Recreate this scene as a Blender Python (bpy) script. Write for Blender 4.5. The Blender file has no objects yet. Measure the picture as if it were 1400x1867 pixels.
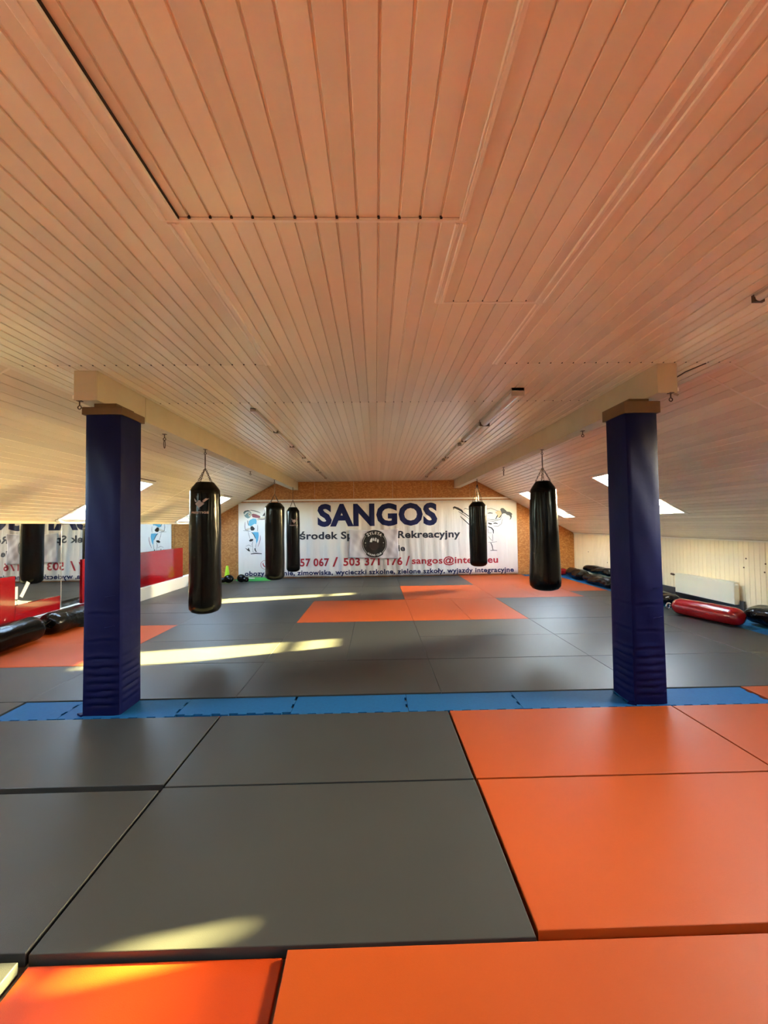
import bpy, math, random
from mathutils import Matrix, Vector
from math import sin, cos, pi, radians
random.seed(7)
S = bpy.context.scene
COL = S.collection

# ------------------------------------------------------------------ camera
F_PX, CAM_H = 742.5, 1.651
PITCH, YAW, ROLL = 0.0313, 0.0202, -0.0137
fwd = Vector((sin(YAW)*cos(PITCH), cos(YAW)*cos(PITCH), sin(PITCH)))
rgt = Vector((cos(YAW), -sin(YAW), 0))
up = rgt.cross(fwd)
r2 = rgt*cos(ROLL) + up*sin(ROLL)
u2 = -rgt*sin(ROLL) + up*cos(ROLL)
cd = bpy.data.cameras.new('camera'); cam = bpy.data.objects.new('camera', cd); COL.objects.link(cam)
cd.sensor_fit = 'HORIZONTAL'; cd.sensor_width = 36; cd.lens = F_PX/1400*36
cd.clip_start = 0.05; cd.clip_end = 500
M = Matrix.Identity(4)
for i in range(3):
    M[i][0] = r2[i]; M[i][1] = u2[i]; M[i][2] = -fwd[i]
M[2][3] = CAM_H
cam.matrix_world = M
S.camera = cam

# ------------------------------------------------------------------ light
SUN_DIR = Vector((-1, -0.29, -0.325)).normalized()       # direction the sunlight travels
w = bpy.data.worlds.new('sky'); S.world = w; w.use_nodes = True
nt = w.node_tree; nt.nodes.clear()
sky = nt.nodes.new('ShaderNodeTexSky'); sky.sky_type = 'NISHITA'; sky.sun_disc = False
sky.sun_elevation = radians(17.5); sky.sun_rotation = math.atan2(-SUN_DIR.x, -SUN_DIR.y)
sky.air_density = 1.0; sky.dust_density = 3.0; sky.ozone_density = 1.0
bg = nt.nodes.new('ShaderNodeBackground'); bg.inputs[1].default_value = 1.7
wo = nt.nodes.new('ShaderNodeOutputWorld')
nt.links.new(sky.outputs[0], bg.inputs[0]); nt.links.new(bg.outputs[0], wo.inputs[0])
sd = bpy.data.lights.new('sun', 'SUN'); sd.energy = 46; sd.angle = radians(0.9); sd.color = (1.0, 0.78, 0.32)
sun = bpy.data.objects.new('sun', sd); COL.objects.link(sun)
sun.rotation_mode = 'QUATERNION'; sun.rotation_quaternion = (-SUN_DIR).to_track_quat('Z', 'Y')
sun.location = (20, 6, 8)
vs = S.view_settings
vs.view_transform = 'Standard'; vs.look = 'None'; vs.gamma = 1; vs.use_curve_mapping = False
vs.exposure = 3.85
S.cycles.use_denoising = True
S.cycles.max_bounces = 14; S.cycles.diffuse_bounces = 10; S.cycles.glossy_bounces = 6
S.cycles.transparent_max_bounces = 12; S.cycles.sample_clamp_indirect = 8
S.cycles.caustics_reflective = True; S.cycles.blur_glossy = 1.5; S.cycles.caustics_refractive = False

# ------------------------------------------------------------------ room numbers (metres)
HC = 3.064                      # flat ceiling
CR, CL = 3.20, -3.13            # creases where the slopes begin
TAN = 0.55; TH = math.atan(TAN); CT, ST = cos(TH), sin(TH)
WR, WL = 6.40, -5.45            # knee walls
YB, YF = 13.08, -6.5            # back wall, wall behind the camera
FZ = -0.055                     # concrete below the mats (mat tops are z = 0)
LR, LL = (WR-CR)/CT, (CL-WL)/CT
ZR, ZL = HC-(WR-CR)*TAN, HC-(CL-WL)*TAN
def roof(x):
    return HC - max(0, x-CR, CL-x)*TAN
WIN_R = [(-1.35, -0.65), (2.83, 3.55), (7.13, 7.80), (11.12, 11.82)]
WIN_L = [(-1.35, -0.65), (2.78, 3.44), (7.02, 7.74), (11.12, 11.85)]
UR, UL = (1.13, 2.65), (1.19, 2.57)

# ------------------------------------------------------------------ mesh helpers
class MB:
    def __init__(s): s.v = []; s.f = []; s.smooth = False
    def add(s, vs, fs, f=None):
        b = len(s.v)
        s.v += [tuple(f(*p)) if f else tuple(p) for p in vs]
        s.f += [tuple(i+b for i in q) for q in fs]
        return s
    def box(s, x0, x1, y0, y1, z0, z1, f=None):
        vs = [(x, y, z) for z in (z0, z1) for y in (y0, y1) for x in (x0, x1)]
        return s.add(vs, [(0, 2, 3, 1), (4, 5, 7, 6), (0, 1, 5, 4), (2, 6, 7, 3), (0, 4, 6, 2), (1, 3, 7, 5)], f)
    def bevbox(s, x0, x1, y0, y1, z0, z1, b, f=None):
        # box whose top edge is chamfered
        ring = lambda e, z: [(x0+e, y0+e, z), (x1-e, y0+e, z), (x1-e, y1-e, z), (x0+e, y1-e, z)]
        vs = ring(0, z0)+ring(0, z1-b)+ring(b*.3, z1-b*.3)+ring(b, z1)
        fs = [(3, 2, 1, 0), (12, 13, 14, 15)]
        for k in range(3):
            for i in range(4):
                j = (i+1) % 4; fs.append((k*4+i, k*4+j, k*4+4+j, k*4+4+i))
        return s.add(vs, fs, f)
    def prism(s, pts, a, b, f=None):
        # pts: 2D loop (p,q) ; extruded between a and b in third coordinate ; f maps (p,q,t)
        n = len(pts)
        vs = [(p, q, a) for p, q in pts]+[(p, q, b) for p, q in pts]
        fs = [tuple(range(n))[::-1], tuple(range(n, 2*n))]
        for i in range(n):
            j = (i+1) % n; fs.append((i, j, n+j, n+i))
        return s.add(vs, fs, f)
    def tube(s, pts, r, n=8, closed=False, caps=True):
        pts = [Vector(p) for p in pts]; m = len(pts); vs = []; fs = []
        rr = r if isinstance(r, (list, tuple)) else [r]*m
        prev = None
        for i, p in enumerate(pts):
            if closed: t = pts[(i+1) % m]-pts[i-1]
            else: t = pts[min(i+1, m-1)]-pts[max(i-1, 0)]
            t.normalize()
            a = Vector((0, 0, 1)) if abs(t.z) < .9 else Vector((1, 0, 0))
            if prev is not None and abs(prev.dot(t)) < .95: a = prev
            x = (a - t*a.dot(t)).normalized(); y = t.cross(x); prev = x
            for k in range(n):
                c = 2*pi*k/n; vs.append(p+(x*cos(c)+y*sin(c))*rr[i])
        for i in range(m if closed else m-1):
            for k in range(n):
                a, b = i*n+k, i*n+(k+1) % n; c, d = ((i+1) % m)*n+k, ((i+1) % m)*n+(k+1) % n
                fs.append((a, b, d, c))
        if caps and not closed:
            fs.append(tuple(range(n))[::-1]); fs.append(tuple(range((m-1)*n, m*n)))
        return s.add(vs, fs)
    def lathe(s, prof, n=24, f=None, wob=None):
        vs = []; fs = []
        for i, (r, z) in enumerate(prof):
            for k in range(n):
                c = 2*pi*k/n; q = r*(1+(wob(c, z) if wob else 0)); vs.append((q*cos(c), q*sin(c), z))
        for i in range(len(prof)-1):
            for k in range(n):
                a, b = i*n+k, i*n+(k+1) % n
                fs.append((a, b, b+n, a+n))
        fs.append(tuple(range(n))[::-1]); m = (len(prof)-1)*n; fs.append(tuple(range(m, m+n)))
        return s.add(vs, fs, f)
    def sphere(s, c, r, n=12, sq=(1, 1, 1)):
        prof = [(max(1e-4, r*sin(pi*i/n)), -r*cos(pi*i/n)) for i in range(n+1)]
        return s.lathe(prof, n*2, lambda x, y, z: (c[0]+x*sq[0], c[1]+y*sq[1], c[2]+z*sq[2]))
    def mesh(s, name, smooth=None):
        me = bpy.data.meshes.new(name); me.from_pydata(s.v, [], s.f)
        if smooth or (smooth is None and s.smooth):
            me.polygons.foreach_set('use_smooth', [True]*len(me.polygons))
            me.set_sharp_from_angle(angle=radians(50))
        me.update(); return me
    def build(s, name, mat, parent=None, smooth=None, loc=None):
        me = s.mesh(name, smooth); me.materials.append(mat)
        return link(name, me, parent, loc)
def link(name, me, parent=None, loc=None):
    o = bpy.data.objects.new(name, me); COL.objects.link(o)
    if parent: o.parent = parent
    if loc: o.location = loc
    return o
def tag(o, label=None, cat=None, group=None, kind=None):
    if label: o['label'] = label
    if cat: o['category'] = cat
    if group: o['group'] = group
    if kind: o['kind'] = kind
    return o
def empty(name, loc=(0, 0, 0), **k):
    o = bpy.data.objects.new(name, None); COL.objects.link(o); o.location = loc
    o.empty_display_size = .1
    return tag(o, **k)
def sh(base):                     # shift helper: express world verts relative to an empty's location
    bx, by, bz = base
    return lambda x, y, z: (x-bx, y-by, z-bz)
def pR(u, y, w=0): return (CR+u*CT+w*ST, y, HC-u*ST+w*CT)
def pL(u, y, w=0): return (CL-u*CT-w*ST, y, HC-u*ST+w*CT)

# ------------------------------------------------------------------ materials
def srgb(r, g, b):
    return tuple(((c/255)/12.92 if c/255 <= .04045 else ((c/255+.055)/1.055)**2.4) for c in (r, g, b))+(1,)
def mat(name, col, rough=.5, metal=0, coat=0, bump=None, var=None, spec=.5, sheen=0, objvar=0):
    m = bpy.data.materials.new(name); m.use_nodes = True; t = m.node_tree; b = t.nodes['Principled BSDF']
    c4 = col if len(col) == 4 else tuple(col)+(1,)
    b.inputs['Base Color'].default_value = c4; b.inputs['Roughness'].default_value = rough
    b.inputs['Metallic'].default_value = metal; b.inputs['Coat Weight'].default_value = coat
    b.inputs['Specular IOR Level'].default_value = spec; b.inputs['Sheen Weight'].default_value = sheen
    tc = t.nodes.new('ShaderNodeTexCoord')
    src = None
    if var:
        sc, amt, c2 = var
        n = t.nodes.new('ShaderNodeTexNoise'); n.inputs['Scale'].default_value = sc; n.inputs['Detail'].default_value = 6
        t.links.new(tc.outputs['Object'], n.inputs['Vector'])
        mx = t.nodes.new('ShaderNodeMix'); mx.data_type = 'RGBA'
        mr = t.nodes.new('ShaderNodeMapRange'); mr.inputs['From Min'].default_value = .35; mr.inputs['From Max'].default_value = .7
        mr.inputs['To Max'].default_value = amt
        t.links.new(n.outputs['Fac'], mr.inputs['Value']); t.links.new(mr.outputs[0], mx.inputs[0])
        mx.inputs[6].default_value = c4; mx.inputs[7].default_value = c2 if len(c2) == 4 else tuple(c2)+(1,)
        src = mx.outputs[2]
    if objvar:
        oi = t.nodes.new('ShaderNodeObjectInfo'); hs = t.nodes.new('ShaderNodeHueSaturation')
        mr2 = t.nodes.new('ShaderNodeMapRange'); mr2.inputs['To Min'].default_value = 1-objvar; mr2.inputs['To Max'].default_value = 1+objvar*.6
        t.links.new(oi.outputs['Random'], mr2.inputs['Value']); t.links.new(mr2.outputs[0], hs.inputs['Value'])
        if src: t.links.new(src, hs.inputs['Color'])
        else: hs.inputs['Color'].default_value = c4
        src = hs.outputs[0]
    if src: t.links.new(src, b.inputs['Base Color'])
    if bump:
        sc, st, dist = bump[:3]
        n = t.nodes.new('ShaderNodeTexNoise'); n.inputs['Scale'].default_value = sc; n.inputs['Detail'].default_value = 4
        mp = t.nodes.new('ShaderNodeMapping')
        if len(bump) > 3: mp.inputs['Scale'].default_value = bump[3]
        t.links.new(tc.outputs['Object'], mp.inputs[0]); t.links.new(mp.outputs[0], n.inputs['Vector'])
        bp = t.nodes.new('ShaderNodeBump'); bp.inputs['Strength'].default_value = st; bp.inputs['Distance'].default_value = dist
        t.links.new(n.outputs['Fac'], bp.inputs['Height']); t.links.new(bp.outputs[0], b.inputs['Normal'])
    return m
PVC = mat('ceiling_panel', (.88, .82, .69), .22, var=(3, .2, (.82, .76, .63)), bump=(9, .12, .01, (1, .12, 1)), objvar=.09, spec=.5)
PVCW = mat('wall_panel', (.84, .76, .58), .35, bump=(12, .1, .01, (1, 1, .15)), objvar=.04)
TRIM = mat('white_trim', (.86, .82, .72), .35)
BEAM = mat('cream_painted_beam', (.52, .45, .31), .5, var=(4, .5, (.43, .37, .25)), bump=(18, .15, .01))
DARK = mat('gap_shade', (.02, .015, .01), .9)  # near-black colour standing in for shade in ceiling gaps and grooves
PLASTER = mat('plaster', (.62, .56, .45), .85, bump=(30, .2, .01))
CAVITY_SHADE = mat('cavity_shade', (.10, .06, .04), .9)  # slab and core darkened in colour so the gaps read as shaded
CONC = mat('concrete', (.18, .17, .16), .9)
GREY = mat('grey_mat', (.040, .042, .038), .42, var=(2.2, .5, (.034, .035, .032)), bump=(420, .35, .002), objvar=.05, spec=.34)
ORANGE = mat('orange_mat', (.39, .062, .006), .5, var=(2.2, .35, (.35, .052, .004)), bump=(420, .35, .002), objvar=.03, spec=.24)
ORANGE_SUN = mat('orange_mat_sun_tint', (.42, .042, .002), .45, var=(2.2, .35, (.38, .038, .001)), bump=(420, .4, .002), spec=.4)  # more saturated copy of the orange, standing in for sunlight on it
BLUE = mat('blue_foam', (.006, .10, .25), .65, var=(40, .5, (.004, .075, .20)), bump=(200, .4, .002), spec=.18)
REDU = mat('red_foam', (.55, .05, .04), .65)
NAVY = mat('navy_vinyl', (.0022, .004, .048), .5, var=(5, .5, (.0015, .003, .034)), bump=(14, .18, .01), spec=.1)
WOOD = mat('pine_ply', (.13, .068, .018), .6, var=(6, .7, (.09, .042, .012)), bump=(30, .2, .01, (1, .2, 4)))
BLACK = mat('black_vinyl', (.002, .002, .002), .2, bump=(3.5, .5, .03, (1, 1, .35)), spec=.14)
BLACK2 = mat('black_vinyl_creased', (.003, .003, .003), .18, bump=(9, .7, .03), spec=.3)
STEEL = mat('dark_steel', (.10, .07, .05), .45, metal=.8)
STEELB = mat('bright_steel', (.6, .6, .6), .3, metal=1)
MIRROR = mat('mirror_silver', (.86, .89, .86), .012, metal=1)
REDG = mat('red_acrylic', (.24, .003, .006), .12, coat=.6, spec=.6)
REDV = mat('red_vinyl', (.28, .004, .006), .25, bump=(5, .5, .02), coat=.3)
WHITE = mat('white_board', (.74, .72, .66), .5)
RADI = mat('radiator_enamel', (.72, .72, .62), .35)
BANN = mat('banner_vinyl', (.76, .72, .68), .45, bump=(1.6, .5, .05, (4, 1, .35)))
FLAGM = mat('white_flag_cloth', (.66, .63, .68), .6, bump=(3, .4, .04, (1, 1, .4)))
NAVYP = mat('navy_print', (.010, .014, .075), .6, spec=.2)
DKP = mat('charcoal_print', (.018, .02, .035), .5)
REDP = mat('red_print', (.42, .012, .025), .5)
BLKP = mat('black_print', (.008, .007, .007), .45)
TEALP = mat('blue_print', (.10, .38, .55), .5)
GTEAL = mat('grey_teal_print', (.12, .22, .25), .5)
SKINP = mat('pale_print', (.62, .52, .40), .5)
PEACHP = mat('peach_print', (.70, .50, .28), .5)
MAROP = mat('maroon_print', (.22, .03, .05), .5)
GREENP = mat('green_print', (.25, .4, .12), .5)
HAIRP = mat('grey_print', (.08, .075, .065), .5)
WHITEP = mat('white_print', (.75, .74, .72), .5)
DULLP = mat('dull_logo_print', (.32, .22, .21), .5)
BROWNP = mat('brown_print', (.03, .018, .016), .5)
LAMPM = mat('lamp_housing', (.45, .42, .36), .35, metal=.3)
LENS = mat('lamp_lens', (.62, .56, .50), .15, coat=.5)
CONE = mat('lime_plastic', (.45, .80, .02), .4)
GRN = mat('green_rope', (.08, .55, .12), .6)
DGREY = mat('dark_grey_mat', (.05, .05, .055), .6)
SCREW = mat('rusty_screw', (.12, .07, .04), .6)

def osb():
    m = bpy.data.materials.new('osb_board'); m.use_nodes = True; t = m.node_tree; b = t.nodes['Principled BSDF']
    tc = t.nodes.new('ShaderNodeTexCoord'); mp = t.nodes.new('ShaderNodeMapping'); mp.inputs['Scale'].default_value = (14, 14, 26)
    v = t.nodes.new('ShaderNodeTexVoronoi'); v.inputs['Scale'].default_value = 1.6; v.inputs['Randomness'].default_value = 1
    n = t.nodes.new('ShaderNodeTexNoise'); n.inputs['Scale'].default_value = 1.7
    t.links.new(tc.outputs['Object'], mp.inputs[0])
    mix = t.nodes.new('ShaderNodeVectorMath'); mix.operation = 'ADD'
    t.links.new(mp.outputs[0], mix.inputs[0]); t.links.new(mp.outputs[0], n.inputs['Vector']); t.links.new(n.outputs['Color'], mix.inputs[1])
    t.links.new(mix.outputs[0], v.inputs['Vector'])
    cr = t.nodes.new('ShaderNodeValToRGB')
    cr.color_ramp.elements[0].color = (.30, .11, .02, 1); cr.color_ramp.elements[1].color = (.56, .28, .08, 1)
    e = cr.color_ramp.elements.new(.5); e.color = (.42, .165, .035, 1)
    t.links.new(v.outputs['Color'], cr.inputs[0]); t.links.new(cr.outputs[0], b.inputs['Base Color'])
    b.inputs['Roughness'].default_value = .6
    return m
OSB = osb()
def glass():
    m = bpy.data.materials.new('window_glass'); m.use_nodes = True; t = m.node_tree; t.nodes.clear()
    o = t.nodes.new('ShaderNodeOutputMaterial'); mx = t.nodes.new('ShaderNodeMixShader'); mx.inputs[0].default_value = .06
    a = t.nodes.new('ShaderNodeBsdfTransparent'); a.inputs[0].default_value = (.95, .98, .96, 1)
    g = t.nodes.new('ShaderNodeBsdfGlossy'); g.inputs['Roughness'].default_value = .02
    t.links.new(a.outputs[0], mx.inputs[1]); t.links.new(g.outputs[0], mx.inputs[2]); t.links.new(mx.outputs[0], o.inputs[0])
    return m
GLASS = glass()
SUN_MASK = mat('sun_mask_mesh', (.5, .5, .5), .8)  # partly clear material of the added sheet that dims the sun
_t = SUN_MASK.node_tree; _o = [n for n in _t.nodes if n.type == 'OUTPUT_MATERIAL'][0]; _b = _t.nodes['Principled BSDF']
_mx = _t.nodes.new('ShaderNodeMixShader'); _tr = _t.nodes.new('ShaderNodeBsdfTransparent'); _mx.inputs[0].default_value = .8
_t.links.new(_tr.outputs[0], _mx.inputs[1]); _t.links.new(_b.outputs[0], _mx.inputs[2]); _t.links.new(_mx.outputs[0], _o.inputs[0])

# ------------------------------------------------------------------ structure: floor, slabs, walls
fl = MB().box(WL-.2, WR+.2, YF, YB+.1, FZ-.15, FZ).build('floor', CONC); tag(fl, kind='structure')

ceil = empty('ceiling'); tag(ceil, kind='structure')
BOARD_T = .014
MB().box(CL-.02, CR+.02, YF, YB+.1, HC+BOARD_T+.012, HC+.2).build('slab', CAVITY_SHADE, ceil)
def board_mesh(L):
    prof = [(.0004, BOARD_T), (.0004, .0025), (.0025, 0), (.086, 0), (.0885, .0085), (.0996, .0085), (.0996, BOARD_T)]
    return MB().prism(prof, 0, L, lambda u, w, t: (u, t, w)).mesh('ceiling_board')
cache = {}
def board(parent, x, y0, y1, z, rot, name='ceiling_board'):
    L = round(y1-y0, 3)
    if L < .02: return
    if L not in cache:
        me = board_mesh(L); me.materials.append(PVC); cache[L] = me
    o = link(name, cache[L], parent, (x, y0, z)); o.rotation_euler = (0, rot, 0)
X_AB, X_BC, X_CD = -.93, .42, 1.07
Y0B = -1.2
# 'ceiling_board' columns of 0.1 m over the flat part, cut where the cross strips run
SEAMS = [(CL, X_AB, [3.55, 4.66, 9.05]), (X_AB, X_BC, [1.85, 4.66, 9.05]), (X_BC, X_CD, [2.55, 4.66, 9.05]), (X_CD, CR, [3.55, 4.66, 9.05])]
def bays(a, b):
    n = max(1, round((b-a)/.1)); return [a+i*(b-a)/n for i in range(n)]
for (a, b, cuts) in SEAMS:
    ys = [Y0B]+cuts+[YB]
    for x in bays(a, b):
        for p, q in zip(ys[:-1], ys[1:]):
            lift = .010 if (a == X_AB and q == 1.85) else 0     # this field sits a little higher
            ga, gb = (.009 if p < 3 else .0025), (.009 if q < 3 else .0025)
            board(ceil, x, p+ga, q-gb, HC+lift, 0)
def strip(parent, x0, x1, y, z=HC, w=.022, f=None):
    m = MB(); m.box(x0, x1, y-w/2+.004, y+w/2-.004, z-.004, z+.010, f)
    return m.build('cross_strip', TRIM, parent)
for (a, b, cuts) in SEAMS:
    for c in cuts:
        if c > 3: continue
        strip(ceil, a-.02, b+.02, c)
dots = MB()
for (a, b, cuts) in SEAMS:
    for x in bays(a, b):
        for c in cuts:
            yy_ = c-(.010 if c < 3 else .004)
            dots.box(x+.088, x+.099, yy_-.008, yy_, HC-.0012 if c > 3 else HC+.0005, HC+.006)
tag(dots.build('groove_shade_dots', DARK, ceil), kind='stuff')  # dark dots painted in as the shade at the groove ends
# long battens between the zones
def batten(x, y0, y1, w=.075):
    m = MB(); prof = [(-w/2, .004), (-w/2, -.004), (-w/2+.006, -.010), (-.012, -.010), (-.008, -.006), (w/2-.022, -.006), (w/2-.018, -.012), (w/2-.004, -.012), (w/2, -.004), (w/2, .004)]
    m.prism(prof, y0, y1, lambda u, ww, t: (x+u, t, HC+ww)); m.build('long_strip', TRIM, ceil)
MB().box(X_AB+.040, X_AB+.0475, Y0B, 1.84, HC-.0005, HC+.012).build('gap_shade_strip', DARK, ceil)  # dark strip put in for the shade of the gap beside the batten
batten(X_AB, Y0B, 1.84, .085); batten(X_AB+.01, 1.86, 3.54, .06)
batten(X_BC, 1.86, 2.54, .06); batten(X_BC+.0, Y0B, 1.84, .03)
batten(X_CD, Y0B, 2.54, .07); batten(X_CD, 2.56, 3.54, .05)

def slope(side, p, L, wins, U, wall):
    par = empty('ceiling_slope_'+side); tag(par, kind='structure')
    a, b = YF, YB+.1
    m = MB(); TK = .13
    ys = a; w0 = BOARD_T+.002
    for (y0, y1) in wins:
        m.box(-.02, L+.05, ys, y0, w0, TK, lambda u, y, w: p(u, y, w))
        m.box(-.02, U[0], y0, y1, w0, TK, lambda u, y, w: p(u, y, w))
        m.box(U[1], L+.05, y0, y1, w0, TK, lambda u, y, w: p(u, y, w))
        ys = y1
    m.box(-.02, L+.05, ys, b, w0, TK, lambda u, y, w: p(u, y, w))
    m.build('slab', CAVITY_SHADE, par)
    n = round(L/.1)
    cuts = [3.55, 9.02]
    for i in range(n):
        u = i*L/n
        ys = [Y0B]+cuts+[YB]
        seg = []
        for q0, q1 in zip(ys[:-1], ys[1:]):
            parts = [(q0+.003, q1-.003)]
            if u+.1 > U[0] and u < U[1]:
                for (y0, y1) in wins:
                    nw = []
                    for s0, s1 in parts:
                        if y1 <= s0 or y0 >= s1: nw.append((s0, s1)); continue
                        if s0 < y0: nw.append((s0, y0))
                        if y1 < s1: nw.append((y1, s1))
                    parts = nw
            seg += parts
        for s0, s1 in seg:
            if side == 'right': board(par, *(lambda q: (q[0], s0, s1, q[2]))(p(u, 0, 0)), TH)
            else:
                q = p(u+.1, 0, 0); board(par, q[0], s0, s1, q[2], -TH)
    for c in cuts:
        segs = [(0, L)]
        for q0, q1 in segs:
            MB().box(q0, q1, c-.011, c+.011, -.0035, .003, lambda u, y, w: p(u, y, w)).build('cross_strip', TRIM, par)
    if side == 'right':
        MB().box(.02, L, 3.83, 3.85, -.003, .003, lambda u, y, w: p(u, y, w)).build('cross_strip', TRIM, par)
    # strip in the crease
    MB().box(-.02, .03, Y0B, YB, -.003, .004, lambda u, y, w: p(u, y, w)).build('crease_strip', TRIM, par)
slope('right', pR, LR, WIN_R, UR, WR)
slope('left', pL, LL, WIN_L, UL, WL)

# skylights
def skylight(i, p, y0, y1, U, left):
    base = p((U[0]+U[1])/2, (y0+y1)/2, 0); g = sh(base); F = lambda u, y, w: g(*p(u, y, w))
    e = empty('window_%d' % i, base); tag(e, kind='structure')
    t = .018; u0, u1 = U
    m = MB()
    m.box(u0-.035, u0+t, y0-.035, y1+.035, -.008, .155, F); m.box(u1-t, u1+.035, y0-.035, y1+.035, -.008, .155, F)
    m.box(u0, u1, y0-.035, y0+t, -.008, .155, F); m.box(u0, u1, y1-t, y1+.035, -.008, .155, F)
    m.build('window_frame', WHITE, e)
    m = MB(); s = .035
    a0, a1, b0, b1 = u0+t, u1-t, y0+t, y1-t
    m.box(a0, a0+s, b0, b1, .10, .135, F); m.box(a1-.13, a1, b0, b1, .10, .135, F)
    m.box(a0, a1, b0, b0+s*.6, .10, .135, F); m.box(a0, a1, b1-s*.6, b1, .10, .135, F)
    m.box(a1-.44, a1-.35, b0, b1, .09, .13, F)
    sa = m.build('window_sash', WHITE, e)
    MB().box(a0+s, a1-s, b0+.02, b1-.02, .115, .121, F).build('pane', GLASS, sa)
    m = MB(); m.tube([F(a0+.06, (b0+b1)/2-.1, .085), F(a0+.06, (b0+b1)/2+.1, .085)], .008); m.build('handle_bar', STEELB, e)
    if (not left) and abs(y0-2.83) < .01:
        MB().box(u1-.75, u1-.12, b0, b1-.09, .075, .078, F).build('added_sun_mask', SUN_MASK, e)  # unseen sheet, added to cut the sunlight on the low orange mat
    if left:
        # loose plastic lip hanging in a curve under the opening, and a pull cord
        m = MB(); N = 14
        ring = []
        for k in range(N+1):
            s_ = k/N; y = y0-.05+(y1-y0+.1)*s_; d = sin(pi*s_)
            ring.append((u1+.03+.07*d, y, -.02-.03*d))
        m.tube([F(*q) for q in ring], .011, 6)
        m.tube([F(q[0]-.04, q[1], q[2]) for q in ring], .008, 6)
        m.build('curved_lip', WHITE, e)
        q = F(u1+.10, (y0+y1)/2, -.05)
        MB().tube([q, (q[0]+.004, q[1], q[2]-.3)], .004, 5).build('pull_cord', WHITE, e)
    # portal guides skylight sampling
    ld = bpy.data.lights.new('daylight', 'AREA'); ld.shape = 'RECTANGLE'; ld.size = u1-u0; ld.size_y = y1-y0
    ld.cycles.is_portal = True
    lo = bpy.data.objects.new('daylight', ld); COL.objects.link(lo); lo.location = p((u0+u1)/2, (y0+y1)/2, .14)
    lo.rotation_euler = (0, TH if p is pR else -TH, 0)
k = 1
for (y0, y1) in WIN_L: skylight(k, pL, y0, y1, UL, True); k += 1
for (y0, y1) in WIN_R: skylight(k, pR, y0, y1, UR, False); k += 1

# knee walls
wr = empty('wall_right', (WR, 0, 0)); tag(wr, kind='structure')
g = sh((WR, 0, 0))
MB().box(WR+.014, WR+.16, YF, YB+.1, FZ, ZR+.06, g).build('backing', PLASTER, wr)
prof = [(.0004, .014), (.0004, .003), (.003, 0), (.088, 0), (.091, .006), (.0996, .006), (.0996, .014)]
wm = MB().prism(prof, FZ, ZR-.012, lambda u, w_, t: (w_, u, t)).mesh('wall_board'); wm.materials.append(PVCW)
yy = 3.2
while yy < YB-.05:
    link('wall_board', wm, wr, (0, yy, 0)); yy += .1
MB().box(-.016, .0, 3.2, YB, ZR-.03, ZR-.006).build('top_moulding', TRIM, wr)
MB().box(-.001, .016, YF, 3.2, FZ, ZR).build('plain_panel', PVCW, wr)
for (y, z) in [(6.6, .92), (6.95, .98), (7.0, .82), (6.62, .78), (11.2, .52), (10.4, .7), (10.4, .42), (12.2, .75), (6.75, .2)]:
    m = MB(); m.lathe([(.014, -.006), (.014, .004), (.005, .007)], 10, lambda a, b, c, y=y, z=z: (-c, y+a, z+b)); m.build('screw_cap', SCREW, wr)
wl = empty('wall_left', (WL, 0, 0)); tag(wl, kind='structure')
MB().box(-.16, 0, YF, YB+.1, FZ, ZL+.06).build('backing', PVCW, wl)
MB().box(0, .018, 3.0, YB, ZL-.035, ZL-.008).build('top_moulding', TRIM, wl)
wf = MB().prism([(WL, FZ), (WR, FZ), (WR, ZR), (CR, HC), (CL, HC), (WL, ZL)], YF-.1, YF, lambda x, z, t: (x, t, z)).build('wall_front', PVCW); tag(wf, kind='structure')

# back wall of OSB boards
wb = empty('wall_back', (0, YB, 0)); tag(wb, kind='structure')
MB().prism([(WL-.1, FZ), (WR+.1, FZ), (WR+.1, ZR), (CR, HC+.1), (CL, HC+.1), (WL-.1, ZL)], .016, .12, lambda x, z, t: (x, t, z)).build('backing', PLASTER, wb)
xs = [WL+.0, -4.45, -3.2, -1.95, -.7, .55, 1.8, 3.05, 4.3, 5.55, WR]
for x0, x1 in zip(xs[:-1], xs[1:]):
    for z0, z1 in ((FZ, 2.5), (2.5, HC)):
        a, b = x0+.003, x1-.003
        brk = [a]+[c for c in (CL, CR) if a < c < b]+[b]
        if z1 < HC:
            for c in (CL-(HC-z1)/TAN, CR+(HC-z1)/TAN):
                if a < c < b: brk.append(c)
        brk = sorted(brk)
        top = [(x, min(z1-.003, roof(x)-.002)) for x in brk]
        if max(t for _, t in top) <= z0+.02: continue
        top2 = [(x, z) for x, z in top if z > z0+.004]
        lo = [(top2[0][0], z0), (top2[-1][0], z0)]
        if top2[0][0] > a+.01: lo[0] = (max(a, CL-(HC-z0)/TAN), z0)
        if top2[-1][0] < b-.01: lo[1] = (min(b, CR+(HC-z0)/TAN), z0)
        loop = [lo[0], lo[1]]+top2[::-1]
        MB().prism(loop, .001, .015, lambda x, z, t: (x, t, z)).build('board', OSB, wb)
zt = 2.44
rail = MB().box(CL-(HC-zt)/TAN*.98-.0, CR+(HC-zt)/TAN*.98, -.03, 0, zt, zt+.055, lambda x, y, z: (x, y, z)).build('trim_1', TRIM, loc=(0, YB, 0)); tag(rail, kind='structure')

# white base along the mirror wall
bb = MB().box(WL+.001, -5.34, 2.0, YB-.002, FZ, .285).build('baseboard_left', WHITE); tag(bb, kind='structure')

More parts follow.
